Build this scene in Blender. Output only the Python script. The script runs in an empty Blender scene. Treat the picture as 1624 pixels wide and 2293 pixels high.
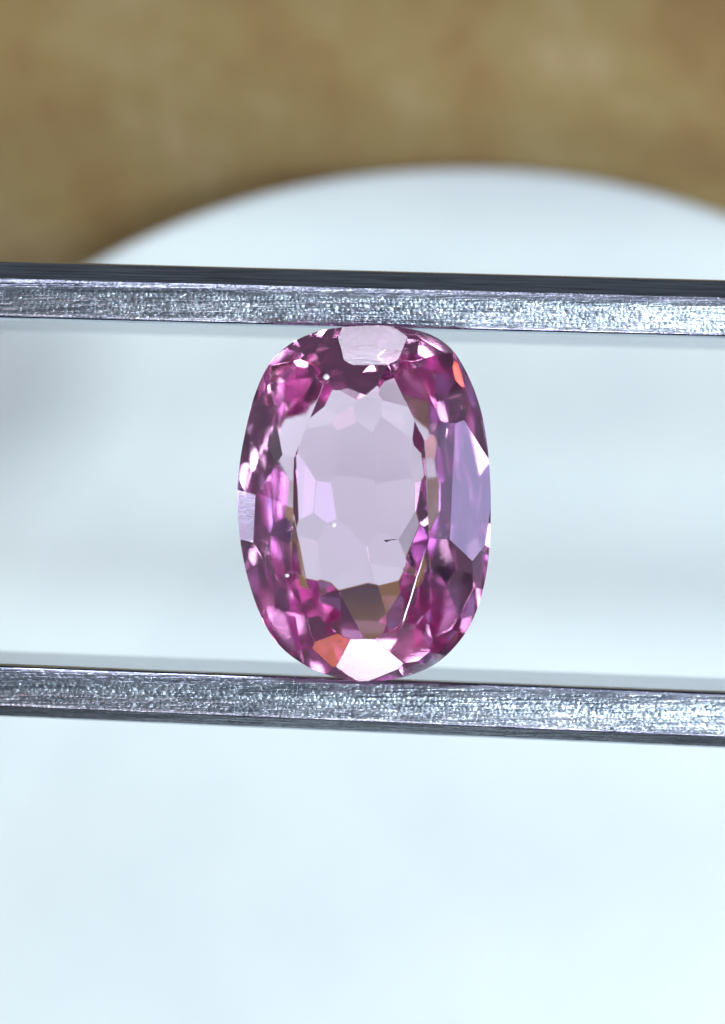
import bpy, bmesh, math, random
from mathutils import Vector, Matrix

# one Blender unit is one millimetre; the camera looks straight down on the stone
random.seed(7)
scene = bpy.context.scene
scene.unit_settings.system = 'METRIC'
scene.unit_settings.scale_length = 0.001
col = scene.collection

# ------------------------------------------------------------------ camera
D = 80.0                       # camera to girdle plane
S = 16.4 / 1624.0              # millimetres per photograph pixel (1624 wide) on the girdle plane
CX, CY = 812.0, 1146.5


def P(px, py, z=0.0):
    k = S * (D - z) / D
    return Vector(((px - CX) * k, (CY - py) * k, z))


cam_data = bpy.data.cameras.new('camera')
cam = bpy.data.objects.new('camera', cam_data)
col.objects.link(cam)
cam.location = (0, 0, D)
cam_data.sensor_fit = 'HORIZONTAL'
cam_data.sensor_width = 102.5
cam_data.lens = 102.5 * D / 16.4
cam_data.clip_start = 1.0
cam_data.clip_end = 5000.0
cam_data.dof.use_dof = True
cam_data.dof.focus_distance = D - 0.25
cam_data.dof.aperture_fstop = cam_data.lens * 1e-3 / 1.8
scene.camera = cam

# ------------------------------------------------------------------ world, lamps, exposure
world = bpy.data.worlds.new('World')
scene.world = world
world.use_nodes = True
bg = world.node_tree.nodes['Background']
bg.inputs[0].default_value = (0.74, 0.80, 0.90, 1)
bg.inputs[1].default_value = 0.15

scene.view_settings.view_transform = 'Standard'
scene.view_settings.look = 'None'
scene.view_settings.gamma = 1.0
scene.view_settings.exposure = -0.15


def lamp(name, loc, target, w, h, radiance, color, spread=180):
    d = bpy.data.lights.new(name, 'AREA')
    d.shape = 'RECTANGLE'
    d.size, d.size_y = w, h
    d.energy = radiance * w * h * math.pi
    d.color = color
    d.spread = math.radians(spread)
    o = bpy.data.objects.new(name, d)
    col.objects.link(o)
    o.location = loc
    o.rotation_euler = (Vector(target) - Vector(loc)).to_track_quat('-Z', 'Y').to_euler()
    return o


COOL = (0.84, 0.94, 1.0)
lamp('added_light_warm', (-54.8, -139.6, 39.3), (0, 0, 39.3), 13.2, 24.0, 9.0, (1.00, 0.26, 0.10))  # added orange light, stands in for the stone's colour dispersion
lamp('lamp_low_back', (-18.3, 148.9, 25.4), (0, 0, 25.4), 54.0, 27.5, 16.0, (0.84, 0.82, 1.00))
lamp('lamp_low_front', (0.5, -150.0, 35.9), (0, 0, 35.9), 26.0, 32.0, 22.0, (0.95, 0.95, 1.00))
lamp('added_light_violet', (8.7, -149.7, 8.0), (0, 0, 8.0), 10.5, 45.9, 8.83, (0.80, 0.62, 1.00))  # added light that tints one lower crown facet violet
lamp('lamp_low_left', (-149.6, -10.6, 40.2), (0, 0, 40.2), 17.3, 18.2, 17.0, (0.70, 0.68, 1.00))
lamp('lamp_low_right', (149.9, 4.1, 66.3), (0, 0, 66.3), 37.6, 44.9, 6.5, (0.56, 0.54, 1.00))
lamp('added_light_edge_right', (150.0, -0.8, 30.0), (0, 0, 30.0), 39.6, 20.4, 3.60, (0.60, 0.60, 1.00))  # unseen lights from here down to the key are added for facet sparkle
lamp('added_light_edge_left', (-150.0, -0.3, 24.9), (0, 0, 24.9), 23.6, 25.0, 15.0, (0.70, 0.70, 1.00))
lamp('added_light_corner_right', (116.1, 95.0, 77.5), (0, 0, 77.5), 15.8, 21.4, 7.25, (0.85, 0.92, 1.00))
lamp('added_light_corner_left', (-118.4, 92.1, 104.7), (0, 0, 104.7), 8.3, 24.4, 11.79, (0.85, 0.85, 1.00))
lamp('added_light_high_left', (-76.9, -128.8, 30.3), (0, 0, 30.3), 31.1, 5.0, 4.15, (0.90, 0.85, 1.00))
lamp('added_light_high_front', (63.9, -135.7, 67.4), (0, 0, 67.4), 16.1, 6.9, 15.78, (0.85, 0.92, 1.00))
lamp('added_light_back_right', (62.8, 136.2, 33.5), (0, 0, 33.5), 18.5, 13.9, 19.52, (1.00, 0.80, 0.95))
lamp('added_light_back_left', (-81.6, 125.9, 17.3), (0, 0, 17.3), 16.3, 22.9, 9.00, (0.90, 0.80, 1.00))
lamp('added_light_small_front', (44.5, -143.2, 73.5), (0, 0, 73.5), 26.2, 5.4, 4.13, (1.00, 0.80, 0.90))
lamp('added_light_small_left', (-113.4, -98.2, 58.7), (0, 0, 58.7), 19.4, 27.2, 4.74, (1.00, 0.70, 0.85))
lamp('key_lamp', (48, -26, 62), (2, -6, -20), 13, 13, 66.0, COOL)
lamp('added_light_near_right', (31, -13, 70), (0, 0, -10), 9, 9, 160.0, COOL)  # added close by to brighten the right ends of the arms
lamp('added_fill', (84, -96, 108), (0, -6, -20), 30, 26, 22.0, COOL)  # unseen fill, added to bring up the white disc
lamp('added_light_high_back', (46, 50, 78), (0, 0, -10), 10, 10, 44.0, COOL)  # added to light the upper edge of the lower arm

cy = scene.cycles
cy.max_bounces = 40
cy.transmission_bounces = 36
cy.glossy_bounces = 24
cy.diffuse_bounces = 4
cy.volume_bounces = 2
cy.transparent_max_bounces = 16
cy.caustics_reflective = True
cy.caustics_refractive = True
cy.blur_glossy = 0.0
cy.sample_clamp_indirect = 12.0
cy.use_denoising = True


# ------------------------------------------------------------------ helpers
def tag(o, label=None, cat=None, group=None, kind=None):
    if label: o['label'] = label
    if cat: o['category'] = cat
    if group: o['group'] = group
    if kind: o['kind'] = kind
    return o


def link_mesh(name, bm, mat, parent=None):
    me = bpy.data.meshes.new(name)
    bm.normal_update()
    bm.to_mesh(me)
    bm.free()
    o = bpy.data.objects.new(name, me)
    col.objects.link(o)
    if mat: me.materials.append(mat)
    if parent: o.parent = parent
    return o


class Mat:
    def __init__(self, name):
        self.m = bpy.data.materials.new(name)
        self.m.use_nodes = True
        self.t = self.m.node_tree
        self.t.nodes.clear()
        self.out = self.t.nodes.new('ShaderNodeOutputMaterial')

    def n(self, kind, **kw):
        nd = self.t.nodes.new('ShaderNode' + kind)
        for k, v in kw.items():
            if k in nd.inputs:
                nd.inputs[k].default_value = v
            else:
                setattr(nd, k, v)
        return nd

    def l(self, a, b):
        self.t.links.new(a, b)

    def coords(self, scale=(1, 1, 1), rot=(0, 0, 0)):
        tc = self.n('TexCoord')
        mp = self.n('Mapping')
        mp.inputs['Scale'].default_value = scale
        mp.inputs['Rotation'].default_value = rot
        self.l(tc.outputs['Object'], mp.inputs['Vector'])
        return mp.outputs['Vector']

    def ramp(self, fac, stops):
        r = self.n('ValToRGB')
        e = r.color_ramp.elements
        while len(e) < len(stops): e.new(0.5)
        for i, (p, c) in enumerate(stops):
            e[i].position = p
            e[i].color = (*c, 1) if len(c) == 3 else c
        self.l(fac, r.inputs['Fac'])
        return r.outputs['Color']

    def math(self, op, a, b=None):
        m = self.n('Math', operation=op)
        for i, v in enumerate((a, b)):
            if v is None: continue
            if isinstance(v, (int, float)): m.inputs[i].default_value = v
            else: self.l(v, m.inputs[i])
        return m.outputs[0]


# ------------------------------------------------------------------ materials
def mat_tan():
    M = Mat('mottled_tan')
    v = M.coords((1, 1, 1))
    n1 = M.n('TexNoise', Scale=0.22, Detail=6.0, Roughness=0.62)
    M.l(v, n1.inputs['Vector'])
    c = M.ramp(n1.outputs['Fac'], [(0.36, (0.30, 0.185, 0.062)), (0.46, (0.345, 0.235, 0.082)),
                                   (0.54, (0.36, 0.268, 0.098)), (0.66, (0.43, 0.32, 0.15))])
    b = M.n('BsdfPrincipled', Roughness=0.75)
    M.l(c, b.inputs['Base Color'])
    bp = M.n('Bump', Strength=0.4, Distance=0.4)
    n2 = M.n('TexNoise', Scale=1.6, Detail=4.0)
    M.l(v, n2.inputs['Vector'])
    M.l(n2.outputs['Fac'], bp.inputs['Height'])
    M.l(bp.outputs['Normal'], b.inputs['Normal'])
    M.l(b.outputs[0], M.out.inputs['Surface'])
    return M.m


def mat_white():
    M = Mat('matt_white')
    v = M.coords((1, 1, 1))
    n1 = M.n('TexNoise', Scale=0.16, Detail=3.0, Roughness=0.5)
    M.l(v, n1.inputs['Vector'])
    c = M.ramp(n1.outputs['Fac'], [(0.3, (0.725, 0.825, 0.805)), (0.7, (0.79, 0.885, 0.845))])
    b = M.n('BsdfPrincipled', Roughness=0.6)
    M.l(c, b.inputs['Base Color'])
    M.l(b.outputs[0], M.out.inputs['Surface'])
    return M.m


def mat_steel():
    M = Mat('grained_steel')
    v = M.coords((0.85, 1, 1))
    dist = M.n('TexNoise', Scale=9.0, Detail=2.0)
    M.l(v, dist.inputs['Vector'])
    mix = M.n('Mix', data_type='VECTOR')
    mix.inputs[0].default_value = 0.05
    M.l(v, mix.inputs[4]); M.l(dist.outputs['Color'], mix.inputs[5])
    vor = M.n('TexVoronoi', Scale=13.0, Randomness=1.0)       # crystalline grain: each grain leans its own way
    M.l(mix.outputs[1], vor.inputs['Vector'])
    lines = M.n('TexNoise', Scale=1.5, Detail=4.0, Roughness=0.6)   # drawn lines along the arm
    M.l(M.coords((0.35, 9.0, 9.0)), lines.inputs['Vector'])
    lean = M.n('VectorMath', operation='SUBTRACT')
    M.l(vor.outputs['Color'], lean.inputs[0]); lean.inputs[1].default_value = (0.5, 0.5, 0.5)
    sc = M.n('VectorMath', operation='SCALE')
    M.l(lean.outputs[0], sc.inputs[0]); sc.inputs['Scale'].default_value = 0.22
    bp = M.n('Bump', Strength=0.5, Distance=0.035)
    M.l(M.math('ADD', M.math('MULTIPLY', vor.outputs['Distance'], -0.5), M.math('MULTIPLY', lines.outputs['Fac'], 1.7)), bp.inputs['Height'])
    ad = M.n('VectorMath', operation='ADD')
    M.l(bp.outputs['Normal'], ad.inputs[0]); M.l(sc.outputs[0], ad.inputs[1])
    nm = M.n('VectorMath', operation='NORMALIZE')
    M.l(ad.outputs[0], nm.inputs[0])
    # the jaws and flanks are ground smooth; only the faces towards the viewer are grained
    geo = M.n('NewGeometry'); sep = M.n('SeparateXYZ')
    M.l(geo.outputs['True Normal'], sep.inputs[0])
    jaw = M.math('GREATER_THAN', M.math('ABSOLUTE', sep.outputs['Y']), 0.72)
    M.l(M.math('SUBTRACT', 0.12, M.math('MULTIPLY', jaw, 0.10)), sc.inputs['Scale'])
    M.l(M.math('SUBTRACT', 0.5, M.math('MULTIPLY', jaw, 0.42)), bp.inputs['Strength'])
    c = M.ramp(lines.outputs['Fac'], [(0.36, (0.23, 0.265, 0.33)), (0.62, (0.54, 0.60, 0.69))])
    b = M.n('BsdfPrincipled', Metallic=1.0, Roughness=0.30)
    M.l(M.math('SUBTRACT', 0.30, M.math('MULTIPLY', jaw, 0.14)), b.inputs['Roughness'])
    M.l(c, b.inputs['Base Color'])
    M.l(nm.outputs[0], b.inputs['Normal'])
    M.l(b.outputs[0], M.out.inputs['Surface'])
    return M.m


def mat_gem():
    M = Mat('pink_violet_crystal')
    g = M.n('BsdfGlass', IOR=1.72, Roughness=0.0)
    g.distribution = 'GGX'
    g.inputs['Color'].default_value = (1, 1, 1, 1)
    # polishing scratches on the sloping crown facets
    v = M.coords((3.0, 52.0, 12.0), (0, 0, math.radians(38)))
    n = M.n('TexNoise', Scale=1.0, Detail=3.0, Roughness=0.6, Distortion=0.6)
    M.l(v, n.inputs['Vector'])
    geo = M.n('NewGeometry')
    sep = M.n('SeparateXYZ')
    M.l(geo.outputs['True Normal'], sep.inputs[0])
    az = M.math('ABSOLUTE', sep.outputs['Z'])
    pos = M.n('SeparateXYZ')
    tc = M.n('TexCoord')
    M.l(tc.outputs['Object'], pos.inputs[0])
    mask = M.math('MULTIPLY', M.math('LESS_THAN', az, 0.95), M.math('GREATER_THAN', pos.outputs['Z'], 0.1))
    bp = M.n('Bump', Distance=0.010)
    M.l(M.math('MULTIPLY', mask, 0.15), bp.inputs['Strength'])
    M.l(n.outputs['Fac'], bp.inputs['Height'])
    M.l(bp.outputs['Normal'], g.inputs['Normal'])
    M.l(g.outputs[0], M.out.inputs['Surface'])
    a = M.n('VolumeAbsorption', Density=0.12)
    a.inputs['Color'].default_value = (0.89, 0.10, 0.65, 1)
    M.l(a.outputs[0], M.out.inputs['Volume'])
    return M.m


def mat_plain(name, c, rough=0.6, metal=0.0):
    M = Mat(name)
    b = M.n('BsdfPrincipled', Roughness=rough, Metallic=metal)
    n = M.n('TexNoise', Scale=8.0, Detail=3.0)
    M.l(M.coords(), n.inputs['Vector'])
    M.l(M.ramp(n.outputs['Fac'], [(0.3, tuple(x * 0.8 for x in c)), (0.7, c)]), b.inputs['Base Color'])
    M.l(b.outputs[0], M.out.inputs['Surface'])
    return M.m


TAN, WHITE, STEEL, GEM = mat_tan(), mat_white(), mat_steel(), mat_gem()

# ------------------------------------------------------------------ the brown table and the white disc
Z_DISC = -30.0
Z_TABLE = -31.0
bm = bmesh.new()
n = 40
ext = 50.0
vs = [[bm.verts.new((0.58 * ext * (2 * i / n - 1), 0.52 * ext * (2 * j / n - 1), 0)) for i in range(n + 1)] for j in range(n + 1)]
for j in range(n):
    for i in range(n):
        bm.faces.new((vs[j][i], vs[j][i + 1], vs[j + 1][i + 1], vs[j + 1][i]))
table = link_mesh('tabletop', bm, TAN)
table.location = (0, 0, Z_TABLE)
tag(table, 'mottled tan brown surface beyond the curved edge of the white disc', 'table', kind='structure')

c = P(1050, 2025, Z_DISC)
R = 1650 * S * (D - Z_DISC) / D
prof = []
rr = 0.4
for k in range(9):
    a = math.pi / 2 * k / 8
    prof.append((R - rr + rr * math.sin(a), -rr + rr * math.cos(a)))
prof.append((R - 0.2, Z_TABLE - Z_DISC + 0.01))
prof = [(R * k / 14, 0.0) for k in range(4, 14)] + prof
bm = bmesh.new()
N = 160


def bulge(t):                      # the disc is not a true circle: a little fuller on its left shoulder
    d = math.degrees(t)
    u = max(0.0, min(1.0, (d - 112) / 30)) * max(0.0, min(1.0, (250 - d) / 60))
    return 1 + 0.004 * u * u * (3 - 2 * u)


rings = [[bm.verts.new((r * bulge(2 * math.pi * i / N) * math.cos(2 * math.pi * i / N), r * bulge(2 * math.pi * i / N) * math.sin(2 * math.pi * i / N), z)) for i in range(N)] for r, z in prof]
ctr = bm.verts.new((0, 0, 0))
for i in range(N):
    bm.faces.new((ctr, rings[0][i], rings[0][(i + 1) % N]))
for a, b in zip(rings, rings[1:]):
    for i in range(N):
        bm.faces.new((a[i], b[i], b[(i + 1) % N], a[(i + 1) % N]))
bm.faces.new(list(reversed(rings[-1])))
for v in bm.verts:                 # the left shoulder of the disc is lifted to cast shade on the table
    u = max(0.0, min(1.0, (-v.co.x * 0.8 + v.co.y * 0.6 - 14.0) / 9.0))
    v.co.z += 2.6 * u * u * (3 - 2 * u)
for f in bm.faces: f.smooth = len(f.verts) < 5
disc = link_mesh('white_disc', bm, WHITE)
disc.location = c
tag(disc, 'plain white round disc lying blurred on the brown surface behind the gemstone', 'disc')

# ------------------------------------------------------------------ tweezers: two arms joined in a bow far off to the right
tw = bpy.data.objects.new('tweezers', None)
col.objects.link(tw)
tag(tw, 'grainy steel tweezers gripping the pink gemstone from above and below', 'tweezers')


def fillet(pts, radii, seg=5):
    out = []
    for i, p in enumerate(pts):
        p = Vector(p)
        r = radii[i]
        if r <= 0 or i in (0, len(pts) - 1) and False:
            out.append(p); continue
        a = (Vector(pts[i - 1]) - p); b = (Vector(pts[(i + 1) % len(pts)]) - p)
        r = min(r, a.length * 0.45, b.length * 0.45)
        A, B = p + a.normalized() * r, p + b.normalized() * r
        for k in range(seg + 1):
            t = k / seg
            out.append(A * (1 - t) ** 2 + p * 2 * t * (1 - t) + B * t * t)
    return out


def arm(path, sections, name, label):
    """path: list of points on the inner front edge; sections: outline (across, depth) at every point."""
    bm = bmesh.new()
    loops = []
    for (p, nrm), sec in zip(path, sections):
        loops.append([bm.verts.new((p[0] + nrm[0] * q.x, p[1] + nrm[1] * q.x, p[2] + q.y)) for q in sec])
    m = len(loops[0])
    for a, b in zip(loops, loops[1:]):
        for i in range(m):
            bm.faces.new((a[i], a[(i + 1) % m], b[(i + 1) % m], b[i]))
    bm.faces.new(loops[0]); bm.faces.new(list(reversed(loops[-1])))
    bmesh.ops.recalc_face_normals(bm, faces=bm.faces)
    for f in bm.faces: f.smooth = len(f.verts) == 4
    o = link_mesh(name, bm, STEEL, tw)
    md = o.modifiers.new('Weld', 'WEIGHTED_NORMAL')
    o['label'] = label
    return o


ZB = -5.5


def section_top(w):
    pts = [(0.0, ZB), (0.0, -0.34), (0.05, -0.07), (0.48 * w, 0.12), (0.66 * w, 0.03), (1.0 * w, -0.85), (1.0 * w, ZB)]
    return fillet(pts, [0.1, 0.05, 0.12, 0.26, 0.12, 0.16, 0.1])


def section_low(w):
    pts = [(-0.06, ZB), (0.0, -0.34), (0.05, -0.07), (0.38 * w, 0.08), (0.76 * w, -0.06), (1.0 * w, -0.70), (1.0 * w, ZB)]
    return fillet(pts, [0.1, 0.04, 0.12, 0.34, 0.06, 0.14, 0.1])


def arm_path(x0, y0, x1, y1, sign):
    a, b = P(x0, y0), P(x1, y1)
    d = (b - a).normalized()
    nrm = Vector((-d.y, d.x, 0)) * sign
    pts = []
    L = (b - a).length
    steps = [-0.9, -0.6, -0.3, 0, 0.25, 0.5, 0.75, 1.0, 1.25, 1.5]
    for t in steps:
        pts.append((a + d * (L * t), nrm))
    # outside the frame the arms sweep on to the bow where they meet
    e = a + d * (L * 1.5)
    q = Vector((120.0, -1.6 * 0 + sign * 1.2, 0))
    dirs = d.copy()
    prev = e
    for k in range(1, 11):
        t = k / 10
        c1 = e + d * 40
        c2 = q + Vector((-45, sign * 3.5, 0))
        p = e * (1 - t) ** 3 + c1 * 3 * t * (1 - t) ** 2 + c2 * 3 * t * t * (1 - t) + q * t ** 3
        dd = (p - prev).normalized()
        pts.append((p, Vector((-dd.y, dd.x, 0)) * sign))
        prev = p
    return pts


pt = arm_path(0, 714, 1624, 757, 1)
arm(pt, [section_top(1.38) for _ in pt], 'arm', 'upper arm with a dark outer bevel above the stone')
pl = arm_path(0, 1487, 1624, 1548, -1)
nl = len(pl)
arm(pl, [section_low(1.24 + 0.10 * min(1.2, max(0, (i - 3) / 4))) for i in range(nl)], 'arm', 'lower arm with a dark lower edge below the stone')
# the bow block joining both arms
bm = bmesh.new()
pts = fillet([(116, -2.9), (146, -2.4), (146, 2.4), (116, 2.9)], [0.5, 2, 2, 0.5])
lo = [bm.verts.new((p.x, p.y, ZB - 0.02)) for p in pts]
hi = [bm.verts.new((p.x, p.y, 0.22)) for p in pts]
for i in range(len(pts)):
    j = (i + 1) % len(pts)
    bm.faces.new((lo[i], lo[j], hi[j], hi[i]))
bm.faces.new(list(reversed(lo))); bm.faces.new(hi)
link_mesh('joint', bm, STEEL, tw)

# ------------------------------------------------------------------ the gemstone: a block cut by planes like a real stone
OUT = [(770, 733), (845, 729), (920, 737), (970, 752), (1010, 781), (1045, 834), (1073, 905), (1090, 985), (1098, 1080), (1099, 1160), (1095, 1240), (1083, 1315), (1060, 1385), (1024, 1442), (970, 1490), (900, 1517), (830, 1525), (765, 1519), (688, 1492), (624, 1443), (584, 1378), (554, 1290), (538, 1205), (532, 1120), (536, 1050), (546, 985), (569, 890), (602, 818), (650, 770), (710, 743)]


def smooth_closed(pts, sub=4):
    n = len(pts); out = []
    for i in range(n):
        p0, p1, p2, p3 = (Vector(pts[(i + k) % n]) for k in (-1, 0, 1, 2))
        for k in range(sub):
            t = k / sub
            out.append(0.5 * ((2 * p1) + (p2 - p0) * t + (2 * p0 - 5 * p1 + 4 * p2 - p3) * t * t + (3 * p1 - p0 - 3 * p2 + p3) * t ** 3))
    return out


outline = smooth_closed([P(x, y).xy for x, y in OUT])
ctr2 = P(815, 1125).xy


def support(az):
    """outermost girdle point and the distance along the direction az (degrees)."""
    d = Vector((math.cos(math.radians(az)), math.sin(math.radians(az))))
    g = max(outline, key=lambda p: p.dot(d))
    return g, d


ZT, GH = 0.95, 0.07          # table height, half girdle
Z0 = -1.95                   # depth of the culet
planes = []                  # (point, outward normal)


def Q(cx, cy, z=0.0):
    """point read off an enlarged view of the stone."""
    return P(503.9 + 0.3863 * cx, 694.1 + 0.3863 * cy, z)


def add(p, az, tilt, up=True):
    t, a = math.radians(tilt), math.radians(az)
    planes.append((Vector(p), Vector((math.cos(a) * math.sin(t), math.sin(a) * math.sin(t), math.cos(t) if up else -math.cos(t)))))


# every facet as (direction it faces, tilt from the horizontal, distance from the origin), in degrees and millimetres
CROWN = [
    (-56.31, 0.41, 0.95), (2.83, 23.51, 1.4669), (24.48, 22.08, 1.6042), (63.33, 23.2, 2.2092), (82.37, 26.05, 2.5002), (90.32, 27.79, 2.3949),
    (124.3, 25.75, 2.1069), (158.25, 28.41, 1.7402), (-168.31, 22.54, 1.4639), (-160.63, 26.51, 1.6006), (-133.66, 29.38, 1.9721), (-86.36, 24.35, 2.1379),
    (-87.43, 29.02, 2.2357), (-58.54, 30.56, 2.1062), (-18.1, 24.68, 1.5252), (1.12, 33.83, 1.6533), (24.73, 31.96, 1.9249), (30.57, 34.07, 2.3843),
    (58.5, 39.27, 2.7717), (86.22, 39.63, 2.9986), (90.03, 41.21, 2.8938), (111.7, 40.38, 2.8044), (129.21, 31.57, 2.5252), (153.27, 37.52, 2.2882),
    (147.94, 31.59, 2.0271), (179.7, 28.96, 1.5893), (-172.6, 30.7, 1.6039), (-158.39, 34.64, 1.8238), (-146.65, 39.96, 2.1251), (-113, 36.31, 2.3672),
    (-99.49, 36.27, 2.5116), (-88.77, 39.91, 2.5397), (-73.4, 38.41, 2.5596), (-52.52, 38.62, 2.5587), (-38.42, 31.2, 2.1182), (-22.22, 29.62, 1.7125),
    (-14.23, 28.72, 1.5869), (-1.36, 41.69, 1.9606), (20.8, 45.17, 2.3994), (21.63, 46.37, 2.4657), (50.59, 37.41, 2.688), (58.5, 49.24, 3.2379),
    (79.08, 49.94, 3.3646), (75.08, 45.07, 3.282), (92.47, 50.52, 3.3827), (112.09, 48.16, 3.1387), (125.12, 48.1, 3.0433), (123.46, 40.33, 2.781),
    (160.04, 47.13, 2.3997), (169.08, 38.28, 1.8847), (-175.65, 39.81, 1.8854), (-164.37, 42.01, 1.9812), (-148.63, 43.13, 2.2269), (-141.18, 40.81, 2.2384),
    (-120.68, 49.35, 2.7891), (-101.2, 50.87, 3.0015), (-105.87, 44.63, 2.85), (-80.75, 52.98, 3.0941), (-70.65, 51.45, 3.0295), (-55.48, 48.54, 2.8474),
    (-40.35, 43.31, 2.4749), (-25.86, 41.25, 2.2099), (-19.55, 40.75, 2.1052), (9, 41, 2.0183), (-8, 40, 1.9393), (2, 28.5, 1.5258),]
PAVILION = [
    (149.13, 1.17, 2.0793), (92, 8, 2.1593), (-93.7, 8.56, 2.1062), (111.69, 9.68, 2.267), (-173.69, 16.16, 2.1558), (0.81, 14.44, 2.085),
    (163.18, 17.04, 2.283), (25, 14.84, 2.1444), (44.71, 17.04, 2.2608), (70.42, 16.85, 2.3971), (103.42, 16.51, 2.387), (132.12, 18.49, 2.4308),
    (-113.72, 19.81, 2.1208), (-101.31, 22.39, 2.2121), (-91.01, 19.25, 2.2354), (-61.31, 18.18, 2.1407), (-134.02, 19.22, 2.2728), (0.48, 30.19, 2.1919),
    (16.64, 29.07, 2.2576), (42.39, 26.53, 2.3972), (59.07, 27.89, 2.5922), (78.02, 32.95, 2.8249), (111.94, 30.14, 2.7098), (127.21, 27.47, 2.5897),
    (153.32, 29.39, 2.4892), (166.33, 32.45, 2.427), (-178.59, 27.39, 2.222), (-154.98, 25.02, 2.1738), (-145.13, 29.73, 2.1982), (-121.47, 23.59, 2.1717),
    (-93.89, 25.36, 2.2113), (-86.02, 23.89, 2.2339), (-63.02, 25.04, 2.2354), (-38.6, 33.93, 2.305), (-15.96, 27.85, 2.1636), (-2.84, 40.61, 2.1796),
    (23.4, 37.01, 2.3797), (44.15, 32.61, 2.5898), (53.34, 35.67, 2.6922), (70.4, 37.02, 2.8942), (93.8, 41.11, 3.0036), (98.5, 36.52, 2.903),
    (127.84, 41.27, 2.8439), (144.41, 43.51, 2.7365), (161.8, 50.27, 2.5324), (-178.14, 44.05, 2.2743), (-170.17, 43.96, 2.3285), (-146.21, 42.56, 2.363),
    (-131.36, 36.1, 2.359), (-109.56, 38.73, 2.3671), (-92.25, 35.66, 2.3048), (-73.37, 34.33, 2.3217), (-51.58, 38.27, 2.3538), (-36.51, 35.87, 2.2922),
    (-18, 37.71, 2.19), (12.8, 45.66, 2.3045), (20.54, 43.99, 2.4234), (36.16, 40.43, 2.6163), (55.64, 44.66, 2.9871), (69.35, 42.83, 3.0306),
    (81.26, 44.49, 3.1194), (99.73, 44.98, 3.0762), (114.45, 48.54, 3.1469), (130.23, 46.69, 2.9598), (141.05, 46.16, 2.8159), (157.82, 52.88, 2.6461),
    (172.82, 53.95, 2.4242), (-170.71, 49.57, 2.2908), (-154.2, 48.42, 2.3658), (-133.87, 43.1, 2.4551), (-128.06, 41.51, 2.3887), (-115.23, 36.11, 2.3361),
    (-95.97, 36.81, 2.3325), (-80.28, 38.36, 2.4184), (-67.98, 37.69, 2.3781), (-50.81, 40.16, 2.4261), (-31.92, 38.75, 2.3646), (-22.19, 43.13, 2.2924),
    (-10.01, 42.96, 2.1909), (-1.37, 50.14, 2.2876), (18.75, 49.66, 2.5331), (26.41, 50.27, 2.7269), (35.77, 52.58, 3.0355), (55.78, 49.14, 3.2111),
    (76.07, 49.36, 3.2808), (88.54, 52.11, 3.381), (96.08, 52.25, 3.4361), (109.25, 47.03, 3.2168), (129.69, 49.59, 3.2055), (128.5, 55.41, 3.3152),
    (158.06, 59.09, 2.8446), (165.56, 62.68, 2.712), (179.28, 56.85, 2.4342), (-158.51, 58.53, 2.5835), (-156.36, 56.19, 2.5547), (-133.94, 49.98, 2.6894),
    (-122.28, 44.94, 2.5901), (-113.37, 38.6, 2.3978), (-96.22, 40.16, 2.4873), (-93.77, 38.16, 2.3904), (-70.11, 37.4, 2.3853), (-58.38, 36.39, 2.4375),
    (-35.39, 46.69, 2.563), (-38.11, 51.53, 2.7878), (-14.42, 50.27, 2.391), (-102, 24.6, 2.1769), (-88, 25.3, 2.212), (-72, 24.5, 2.203),
    (-124, 20, 2.1067), (72, 18.5, 2.3959), (38, 19.5, 2.2446), (150, 17, 2.2523),]
for up, rows in ((1, CROWN), (-1, PAVILION)):
    for az, tilt, dist in rows:
        a, t = math.radians(az), math.radians(tilt)
        nrm = Vector((math.cos(a) * math.sin(t), math.sin(a) * math.sin(t), up * math.cos(t)))
        planes.append((nrm * dist, nrm))

bm = bmesh.new()
top = [bm.verts.new((p.x, p.y, 2.0)) for p in outline]
bot = [bm.verts.new((p.x, p.y, -4.0)) for p in outline]
m = len(outline)
for i in range(m):
    j = (i + 1) % m
    bm.faces.new((top[i], top[j], bot[j], bot[i]))
bm.faces.new(list(reversed(top))); bm.faces.new(bot)
bmesh.ops.recalc_face_normals(bm, faces=bm.faces)
for p, nrm in planes:
    r = bmesh.ops.bisect_plane(bm, geom=bm.verts[:] + bm.edges[:] + bm.faces[:], dist=1e-5, plane_co=p, plane_no=nrm, clear_outer=True)
    ed = [e for e in bm.edges if e.is_boundary]
    if ed:
        bmesh.ops.edgeloop_fill(bm, edges=ed)
bmesh.ops.remove_doubles(bm, verts=bm.verts, dist=0.004)
bmesh.ops.dissolve_degenerate(bm, edges=bm.edges, dist=0.003)
bmesh.ops.recalc_face_normals(bm, faces=bm.faces)
# worn edges: a hair-thin bevel along the crown edges
bm.normal_update()
ce = [e for e in bm.edges if len(e.link_faces) == 2 and min(v.co.z for v in e.verts) > 0.12 and e.calc_face_angle() > 0.08]
pe = [e for e in bm.edges if e.is_valid and len(e.link_faces) == 2 and max(v.co.z for v in e.verts) < -1.2 and e.calc_face_angle() > 0.06]
bmesh.ops.bevel(bm, geom=pe, offset=0.013, segments=1, affect='EDGES', clamp_overlap=True)
ce = [e for e in bm.edges if len(e.link_faces) == 2 and min(v.co.z for v in e.verts) > 0.12 and e.calc_face_angle() > 0.08]
bmesh.ops.bevel(bm, geom=ce, offset=0.012, segments=1, affect='EDGES', clamp_overlap=True)
bmesh.ops.recalc_face_normals(bm, faces=bm.faces)
gem = link_mesh('gemstone', bm, GEM)
tag(gem, 'faceted pink violet cushion cut gemstone held between the tweezer arms', 'gemstone')
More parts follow.
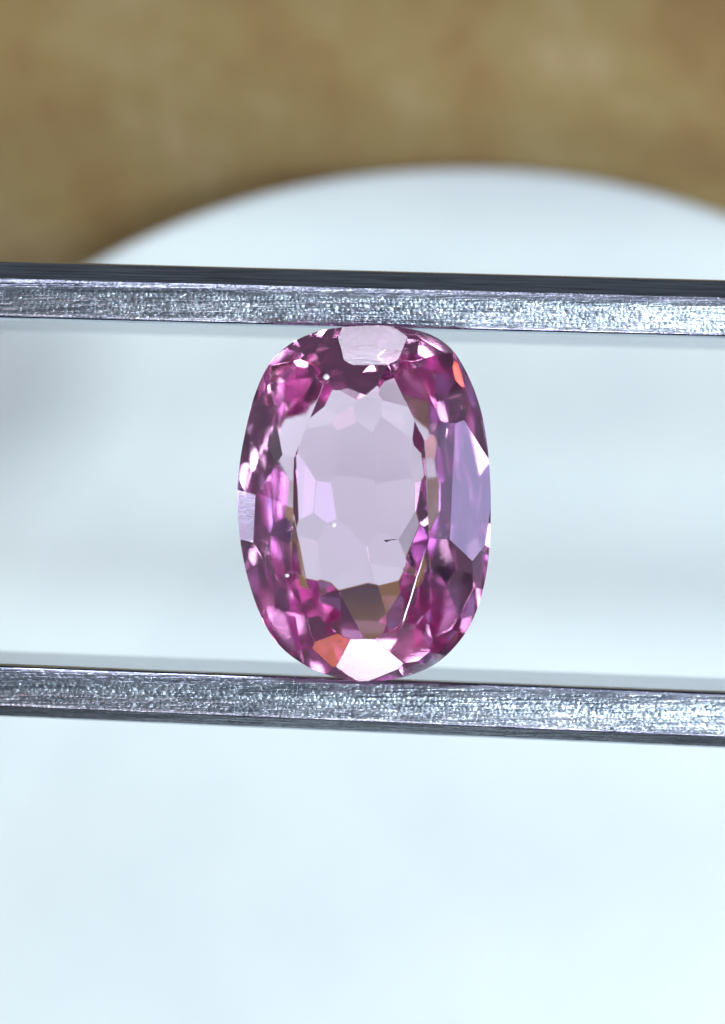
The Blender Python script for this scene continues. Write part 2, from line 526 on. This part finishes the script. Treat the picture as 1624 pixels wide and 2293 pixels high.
print('gem faces', len(gem.data.polygons), 'nonmanifold', )

# a small dark sliver inside the stone and three pale specks on it, two in place of sparkles
DARK = mat_plain('dark_sliver', (0.22, 0.17, 0.24))
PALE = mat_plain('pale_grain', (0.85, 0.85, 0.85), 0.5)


def grain(bm, pts, radii, sides=7):
    """closed lumpy tube along pts."""
    rings = []
    for p, r in zip(pts, radii):
        rings.append([bm.verts.new((p[0], p[1] + r * math.cos(2 * math.pi * k / sides) * random.uniform(0.8, 1.2),
                                    p[2] + r * math.sin(2 * math.pi * k / sides) * random.uniform(0.8, 1.2))) for k in range(sides)])
    for a, b in zip(rings, rings[1:]):
        for k in range(sides):
            bm.faces.new((a[k], a[(k + 1) % sides], b[(k + 1) % sides], b[k]))
    bm.faces.new(rings[0]); bm.faces.new(list(reversed(rings[-1])))
    bmesh.ops.recalc_face_normals(bm, faces=bm.faces)


bm = bmesh.new()
q = [Q(922, 1336, 0.4), Q(935, 1338, 0.4), Q(955, 1333, 0.4), Q(980, 1330, 0.4), Q(1000, 1328, 0.4)]
grain(bm, q, [0.010, 0.026, 0.014, 0.009, 0.004])
link_mesh('inclusion', bm, DARK, gem)

for cx_, cy_, r, z, lab in [(590, 398, 0.075, 0.93, 'sparkle modelled as a bright pale speck at the upper left corner of the table facet'),
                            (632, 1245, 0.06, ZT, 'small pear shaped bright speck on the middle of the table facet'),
                            (365, 1535, 0.05, 0.90, 'sparkle modelled as a tiny pale speck near the lower left edge of the table facet')]:
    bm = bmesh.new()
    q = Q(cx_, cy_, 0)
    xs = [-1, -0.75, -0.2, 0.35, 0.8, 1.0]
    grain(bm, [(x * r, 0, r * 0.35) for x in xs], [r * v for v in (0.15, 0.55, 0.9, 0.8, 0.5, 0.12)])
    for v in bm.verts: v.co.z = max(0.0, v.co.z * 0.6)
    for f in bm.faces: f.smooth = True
    o = link_mesh('bright_speck', bm, PALE)
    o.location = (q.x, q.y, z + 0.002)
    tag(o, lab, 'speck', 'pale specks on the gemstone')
